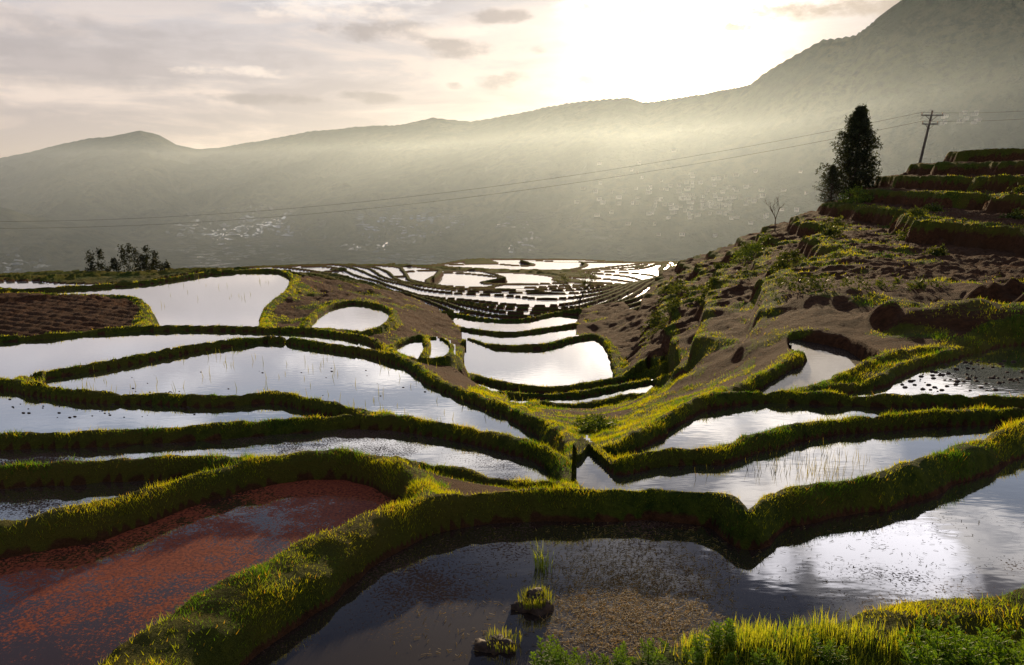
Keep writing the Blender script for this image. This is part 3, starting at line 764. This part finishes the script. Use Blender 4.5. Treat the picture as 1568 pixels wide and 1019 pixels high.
hot=b.mix(b.mr(om,.0,.25),(1.5,1.38,1.26),(.92,.90,.93))
cloudc=b.mix(b.mr(cn_,.56,.74),hot,(.55,.54,.58))
c=b.mix(b.m('MULTIPLY',cm,b.mr(el,.15,.24)),c,cloudc)
def blob(u,v,ru,rv,up=False):
    a,e=azel(u,v)
    if up: e=abs(e)
    q=b.m('ADD',b.m('POWER',b.m('DIVIDE',b.m('SUBTRACT',az,a),ru/FP),2.0),b.m('POWER',b.m('DIVIDE',b.m('SUBTRACT',el,e),rv/FP),2.0))
    return b.m('SUBTRACT',1.0,q)
fz=b.noise(b.mapv(D,(1,1,2.2)),22,5,.62)
fzs=b.m('SUBTRACT',fz,.5)
def cm_(q,amp=5.0): return b.mr(b.m('ADD',q,b.m('MULTIPLY',fzs,amp)),.0,1.3)
q=blob(1275,845,165,60,up=True)
c=b.mix(b.mr(b.m('ADD',q,b.m('MULTIPLY',b.m('SUBTRACT',b.noise(D,8,6,.6),.5),7.0)),.1,1.2),c,(2.3,2.2,2.25))
stv=b.noise(b.mapv(D,(3,3,17)),1.6,5,.6,.4)
c=b.mix(b.m('MULTIPLY',b.mr(stv,.47,.62),b.mr(el,.3,.05,.0,.85)),c,(.88,.74,.66))
c=b.mix(b.m('MULTIPLY',b.mr(stv,.50,.38),b.mr(el,.3,.05,.0,.7)),c,(.49,.43,.43))
def add(x,y):
    nd=b.n('ShaderNodeMix',data_type='RGBA',blend_type='ADD'); nd.inputs[0].default_value=1; b.put(nd.inputs[6],x); b.put(nd.inputs[7],y); return nd.outputs[2]
def scl(colr,f):
    nd=b.n('ShaderNodeVectorMath',operation='SCALE'); nd.inputs[0].default_value=colr; b.put(nd.inputs['Scale'],f); return nd.outputs[0]
c2=add(c,scl((.34,.27,.19),wide))
for t in [(690,75,62,15),(768,124,42,14),(902,122,34,11),(395,152,110,9),(697,132,15,8),(822,76,18,8),(560,150,70,9),(600,45,110,18),(1170,85,60,14),(760,25,60,12)]:
    c2=b.mix(b.m('MULTIPLY',cm_(blob(*t),4.0),.8),c2,(.40,.345,.34))
for t in [(60,60,260,38),(120,120,150,20)]:
    c2=b.mix(b.m('MULTIPLY',cm_(blob(*t),3.0),.6),c2,(.45,.40,.40))
for t in [(520,20,120,14),(690,48,80,10),(860,60,60,9),(350,110,90,10)]:
    c2=b.mix(b.m('MULTIPLY',cm_(blob(*t),4.5),.7),c2,(1.05,.90,.79))
c2=add(c2,scl((4.5,3.9,3.0),core))
for t in [(1010,2,150,20),(1200,22,110,16),(1130,42,50,8),(1440,-10,200,30)]:
    c2=b.mix(b.m('MULTIPLY',cm_(blob(*t),3.5),.85),c2,(.50,.40,.33))
bg1=b.n('ShaderNodeBackground'); b.put(bg1.inputs[0],sky.outputs[0]); bg1.inputs[1].default_value=.05
bg2=b.n('ShaderNodeBackground'); b.put(bg2.inputs[0],c2); bg2.inputs[1].default_value=1.12
o=b.n('ShaderNodeOutputWorld'); b.nt.links.new(b.mixs(.88,bg1.outputs[0],bg2.outputs[0]),o.inputs[0])
sl=bpy.data.lights.new('sun','SUN'); sl.energy=5.0; sl.angle=math.radians(.6); sl.color=(1,.77,.47)
so=bpy.data.objects.new('sun',sl); bpy.context.scene.collection.objects.link(so); so.rotation_euler=SD.to_track_quat('Z','Y').to_euler()
cd=bpy.data.cameras.new('camera'); cd.sensor_width=36; cd.lens=36*FP/1568; cd.clip_end=60000; cd.clip_start=.1
co=bpy.data.objects.new('camera',cd); bpy.context.scene.collection.objects.link(co)
co.location=(0,0,0); co.rotation_euler=(math.pi/2-PITCH,0,0)
sc=bpy.context.scene; sc.camera=co
sc.view_settings.view_transform='Standard'; sc.view_settings.look='None'; sc.view_settings.exposure=0
